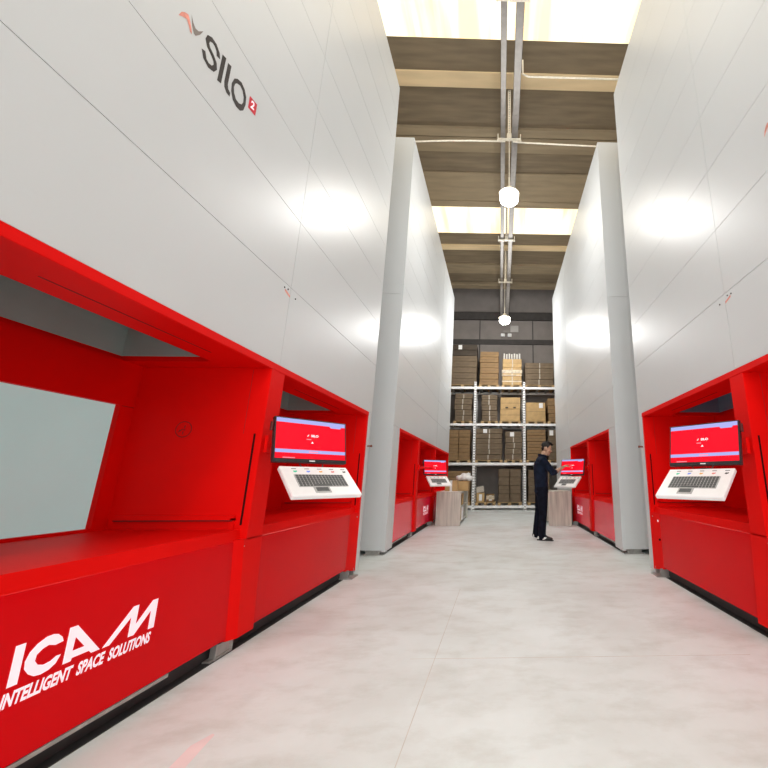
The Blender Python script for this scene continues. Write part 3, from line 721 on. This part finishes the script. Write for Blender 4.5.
cabinet(1.19, 1.755, 10.0, 11.2, .81, -1, "grey oak cabinet standing behind the man's legs")
def carton_on(x, y, z, w, d, h, m, name, label, grp, rz=0, tape=True, openbox=False):
    r = empty(name, (x, y, z), rz, label, 'carton', grp)
    bm = nb()
    if openbox:
        t = .008
        box(bm, -w / 2, w / 2, -d / 2, d / 2, 0, t); box(bm, -w / 2, -w / 2 + t, -d / 2, d / 2, 0, h); box(bm, w / 2 - t, w / 2, -d / 2, d / 2, 0, h); box(bm, -w / 2, w / 2, -d / 2, -d / 2 + t, 0, h); box(bm, -w / 2, w / 2, d / 2 - t, d / 2, 0, h)
    else: box(bm, -w / 2, w / 2, -d / 2, d / 2, 0, h)
    obj('shell', bm, m, r, bevel=.003)
    if tape:
        bm = nb(); box(bm, -.03, .03, -d / 2 - .0015, -d / 2, .0, h); obj('tape', bm, 'paper', r)
    return r
carton_on(-1.24, 10.50, .80, .30, .40, .27, 'card_light', 'carton', 'pale brown closed carton on the wooden cabinet beneath the small monitor', 'cartons on the cabinet', tape=True)
carton_on(-.98 - .01, 11.0, .80, .30, .40, .25, 'card_light', 'carton', 'open carton holding a white plastic bag on the cabinet', 'cartons on the cabinet', openbox=True, tape=False)
bm = nb()
random.seed(3)
for q in ((-.10, -.08, .082, .10), (.02, -.10, .085, .105), (.13, -.06, .08, .10), (-.08, .08, .085, .10), (.05, .06, .10, .12), (.15, .08, .08, .10), (.0, -.02, .15, .09), (.09, -.03, .16, .07), (-.13, .0, .09, .09), (.16, -.02, .19, .035), (.13, -.05, .21, .03)): ball(bm, q[:3], q[3], 10, (1, 1, .75))
o = tag(obj('plastic_bag', bm, 'bag', smooth=True), 'crumpled white plastic bag bulging out of the open carton', 'bag'); o.location = (-.985, 11.0, 1.049)
rm = o.modifiers.new('remesh', 'REMESH'); rm.mode = 'VOXEL'; rm.voxel_size = .02
bm = nb(); box(bm, -.17, .25, -.14, .14, 0, .004)
o = tag(obj('paper_sheet', bm, 'paper'), 'white paper sheet lying on the front of the cabinet top', 'paper'); o.location = (-1.30, 10.18, .8005)
for (y, z, w, h, m, lab) in ((10.35, 0.082, .3, .3, 'card_light', 'small carton in the lower cabinet compartment'), (10.4, 0.452, .34, .26, 'card_mid', 'brown carton in the upper cabinet compartment'), (10.92, 0.452, .3, .28, 'card_light', 'pale carton in the far upper cabinet compartment')):
    carton_on(-1.13, y, z, .30, w, h, m, 'carton', lab, 'cartons inside the cabinet', tape=False)
for k in range(3):
    bm = nb(); cyl(bm, (0, 0), .028, 0, .25 + .03 * k, 12); o = obj('paper_tube', bm, 'paper')
    o.location = (-1.0, 10.72 + k * .12, .082); tag(o, ['nearest white tube standing in the lower cabinet compartment', 'middle white tube standing in the lower cabinet compartment', 'farthest, longest white tube standing in the lower cabinet compartment'][k], 'tube', 'white tubes in the cabinet')

# ------------------------------------------------------------------ the man
PR = Vector((.79, 7.78, 0))
man = empty('person', PR + Vector((.012, .0, 0)), 0, 'man in dark navy jacket and trousers reaching to touch the monitor', 'person')
def solid(name, bm, m, parent, voxel, smooth=1, origin=PR):
    o = obj(name, bm, m, None)
    md = o.modifiers.new('r', 'REMESH'); md.mode = 'VOXEL'; md.voxel_size = voxel
    sm = o.modifiers.new('s', 'SMOOTH'); sm.factor = .5; sm.iterations = smooth * 3
    dg = bpy.context.evaluated_depsgraph_get(); me = bpy.data.meshes.new_from_object(o.evaluated_get(dg))
    old = o.data; o.modifiers.clear(); o.data = me; bpy.data.meshes.remove(old)
    me.transform(Matrix.Translation(-Vector(origin)))
    for p in me.polygons: p.use_smooth = True
    o.parent = parent
    return o
V = Vector
hipR, hipL = V((.79, 7.70, .94)), V((.79, 7.88, .94))
kneR, kneL = V((.80, 7.69, .50)), V((.745, 7.93, .50))
ankR, ankL = V((.765, 7.67, .09)), V((.69, 7.97, .09))
shR, shL = V((.80, 7.60, 1.46)), V((.80, 7.98, 1.46))
elR, elL = V((1.005, 7.61, 1.205)), V((.83, 8.03, 1.17))
wrR, wrL = V((1.24, 7.86, 1.335)), V((.87, 8.02, .92))
headC = V((.897, 7.79, 1.675))
# face direction: towards the screen, nodding down
hd = Matrix.Translation(headC) @ Matrix.Rotation(radians(-2), 4, 'Z') @ Matrix.Rotation(radians(16), 4, 'Y')
def hp(x, y, z): return hd @ V((x, y, z))
def hand(bm, wr, d, palm_n, side, curl, L=.19, point=None):
    """palm + five bent fingers; d: direction, palm_n: direction the palm faces, side: thumb side"""
    d = d.normalized(); pn = (palm_n - d * palm_n.dot(d)).normalized(); sd = d.cross(pn).normalized() * side
    pc = wr + d * .05
    tube(bm, [wr - d * .02, wr + d * .02, wr + d * .065, wr + d * .095], [(.026, .020), (.036, .017), (.041, .015), (.038, .013)], 12, up=pn)
    for k, (off, ln) in enumerate(((.030, .072), (.010, .080), (-.011, .074), (-.030, .058))):
        c = curl if not (point == k) else .1
        p = wr + d * .092 + sd * off; q = [p - d * .02, p]; dr = d.copy()
        for sgm in (.45, .31, .24):
            dr = (dr + pn * c * .8).normalized(); q.append(q[-1] + dr * ln * sgm)
        tube(bm, q, [.0095, .0095, .0088, .008, .007], 8)
    t = wr + d * .03 + sd * .03
    tube(bm, [t, t + (d * .5 + sd * .7 + pn * .2).normalized() * .035, t + (d * .7 + sd * .55 + pn * .3).normalized() * .065, t + (d * .85 + sd * .35 + pn * .4).normalized() * .09], [.013, .0115, .010, .008], 8)
bm = nb()
# trunk, neck, head
tube(bm, [(.79, 7.79, .90), (.79, 7.79, 1.02), (.785, 7.79, 1.2), (.785, 7.79, 1.36), (.80, 7.79, 1.46)], [(.16, .11), (.145, .105), (.155, .11), (.17, .115), (.12, .08)], 18, up=(1, 0, 0))
tube(bm, [(.80, 7.79, 1.43), (.825, 7.79, 1.52), (.855, 7.79, 1.60)], [.062, .056, .056], 14)
ball(bm, hp(-.012, 0, .035), .1, 20, (1.0, .78, .98), hd.to_3x3().to_4x4())
tube(bm, [hp(.015, 0, .03), hp(.035, 0, -.04), hp(.05, 0, -.095)], [(.066, .065), (.058, .058), (.038, .035)], 16, up=hd.to_3x3() @ V((1, 0, 0)))
tube(bm, [hp(.088, 0, .018), hp(.102, 0, -.008), hp(.110, 0, -.024)], [.009, .012, .015], 8)        # nose
for sy in (-1, 1):
    ball(bm, hp(.084, .033 * sy, .034), .015, 8, (1, 1.5, .6)); ball(bm, hp(.06, .045 * sy, -.02), .026, 10)
    ball(bm, hp(-.008, .078 * sy, -.005), .030, 10, (.75, .28, 1.05), hd.to_3x3().to_4x4())                                       # ears
ball(bm, hp(.078, 0, -.092), .02, 10, (1, 1.2, .8)); ball(bm, hp(.089, 0, -.055), .014, 10, (.7, 1.7, .7))
for hip, kn, an, ft in ((hipR, kneR, ankR, V((1, -.42, 0))), (hipL, kneL, ankL, V((1, -.12, 0)))):
    ft.normalize()
    tube(bm, [hip + V((0, 0, .02)), hip.lerp(kn, .5), kn, kn.lerp(an, .35) - V((.012, 0, 0)), an], [.085, .072, .053, .052, .036], 14)
    tube(bm, [an + V((0, 0, .0)) - ft * .03 - V((0, 0, .04)), an + ft * .08 - V((0, 0, .05)), an + ft * .17 - V((0, 0, .06))], [(.032, .034), (.036, .026), (.034, .018)], 10, up=(0, 0, 1))
for sh, el, wr in ((shR, elR, wrR), (shL, elL, wrL)):
    tube(bm, [sh.lerp(V((.79, 7.79, 1.42)), .4), sh, sh.lerp(el, .5), el, el.lerp(wr, .3), wr], [.06, .058, .048, .040, .042, .026], 12)
scr = V((1.44, 8.06, 1.42))
hand(bm, wrR, scr - wrR, V((.35, .35, -.8)), -1, .55, point=0)
hand(bm, wrL, V((.25, -.05, -1)), V((.2, -1, 0)), 1, .35)
body = solid('body', bm, 'skin', man, .0075, 1)
# eyes, brows, mouth
bm = nb()
for sy in (-1, 1): ball(bm, hp(.0865, .033 * sy, .020), .0105, 8, (.8, 1.5, .8))
obj('eyes', bm, 'eye', man, origin=PR)
bm = nb()
for sy in (-1, 1): tube(bm, [hp(.092, .018 * sy, .040), hp(.094, .033 * sy, .045), hp(.083, .052 * sy, .039)], [.005] * 3, 6)
obj('eyebrows', bm, 'hair', man, origin=PR)
bm = nb(); tube(bm, [hp(.090, -.024, -.056), hp(.1005, 0, -.055), hp(.090, .024, -.056)], [.004, .006, .004], 6); obj('lips', bm, 'lip', man, origin=PR)
# hair: cap over skull, short at the nape, quiff in front
bm = nb()
ball(bm, hp(-.022, 0, .058), .1, 20, (.96, .82, .84), hd.to_3x3().to_4x4())
ball(bm, hp(-.056, 0, .015), .08, 16, (.62, .86, .86), hd.to_3x3().to_4x4())
tube(bm, [hp(-.03, -.03, .135), hp(.05, -.02, .135), hp(.095, 0, .105)], [(.04, .018), (.042, .02), (.032, .018)], 12)
tube(bm, [hp(-.03, .03, .135), hp(.05, .02, .130), hp(.088, .01, .105)], [(.04, .018), (.042, .02), (.026, .016)], 12)
for sy in (-1, 1): tube(bm, [hp(.02, .068 * sy, .07), hp(.012, .073 * sy, .03), hp(.012, .072 * sy, .008)], [.016, .010, .006], 8)
hr = solid('hair', bm, 'hair', man, .008, 1)
# jacket
bm = nb()
tube(bm, [(.785, 7.79, .86), (.785, 7.79, .95), (.78, 7.79, 1.1), (.778, 7.79, 1.25), (.780, 7.79, 1.38), (.795, 7.79, 1.47), (.81, 7.79, 1.515)], [(.185, .138), (.180, .130), (.178, .132), (.192, .140), (.195, .135), (.135, .098), (.085, .075)], 20, up=(1, 0, 0))
for sh, el, wr, k in ((shR, elR, wrR, .16), (shL, elL, wrL, .93)):
    en = el.lerp(wr, k)
    tube(bm, [sh.lerp(V((.79, 7.79, 1.42)), .45), sh - V((0, 0, .01)), sh.lerp(el, .5), el, en], [.085, .078, .066, .062, .056 if k < .5 else .042], 14)
jk = solid('jacket', bm, 'navy', man, .012, 1)
bm = nb(); N_ = 20
for k in range(2):
    pass
ringp = [V((.818 + .078 * cos(t * 2 * pi / N_), 7.79 + .072 * sin(t * 2 * pi / N_), 1.535 - .018 * cos(t * 2 * pi / N_))) for t in range(N_ + 1)]
tube(bm, ringp, [(.012, .03)] * (N_ + 1), 8, up=(0, 0, 1), cap=False)
obj('collar', bm, 'navy', jk, origin=PR, smooth=True)
# trousers
bm = nb()
tube(bm, [(.79, 7.79, .84), (.79, 7.79, .92), (.787, 7.79, 1.0)], [(.175, .125), (.172, .124), (.16, .115)], 18, up=(1, 0, 0))
for hip, kn, an in ((hipR, kneR, ankR), (hipL, kneL, ankL)):
    tube(bm, [hip + V((0, 0, .0)), hip.lerp(kn, .5), kn, kn.lerp(an, .5), an + V((.005, 0, .02)), an + V((.01, 0, -.03))], [(.095, .115), (.090, .100), .078, .074, .072, .078], 16, up=(1, 0, 0))
solid('trousers', bm, 'navy2', man, .012, 1)
# shoes
for an, ft in ((ankR, V((1, -.42, 0)).normalized()), (ankL, V((1, -.12, 0)).normalized())):
    b = V((an.x, an.y, 0)); bm = nb()
    tube(bm, [b - ft * .05 + V((0, 0, .052)), b + ft * .03 + V((0, 0, .058)), b + ft * .11 + V((0, 0, .045)), b + ft * .19 + V((0, 0, .034))], [(.036, .044), (.041, .046), (.045, .034), (.040, .024)], 14, up=(0, 0, 1))
    sh = solid('shoe', bm, 'shoe', man, .008, 1)
    bm = nb(); s_ = V((-ft.y, ft.x, 0)); outl = [(-.085, -.03), (-.085, .03), (0, .043), (.13, .05), (.21, .032), (.225, 0), (.21, -.032), (.13, -.05), (0, -.043)]
    prism(bm, outl, .001, .02, lambda a, c, h: tuple(b + ft * a + s_ * c + V((0, 0, h)))); obj('sole', bm, 'shoe_w' if an is ankL else 'shoe', sh, origin=PR)
    for pl in ([(.02, .025), (.06, .02), (.11, .055), (.07, .065)], [(-.07, .03), (-.04, .03), (-.04, .075), (-.06, .075)]):
        bm = nb(); prism(bm, pl, -.05, -.042, lambda a, c, h: tuple(b + ft * a + s_ * h + V((0, 0, c)))); obj('side_stripe', bm, 'shoe_w', sh, origin=PR)

# ------------------------------------------------------------------ light
w = bpy.data.worlds.new('world'); scn.world = w; w.use_nodes = True
nt = w.node_tree; bg = nt.nodes['Background']
bg.inputs['Color'].default_value = (.985, .995, 1, 1); bg.inputs['Strength'].default_value = 2.4  # bright even world, added as frontal fill through the open end
scn.view_settings.view_transform = 'Standard'; scn.view_settings.look = 'None'
scn.view_settings.exposure = .52; scn.view_settings.gamma = 1
try:
    scn.cycles.max_bounces = 10; scn.cycles.diffuse_bounces = 6
except Exception: pass
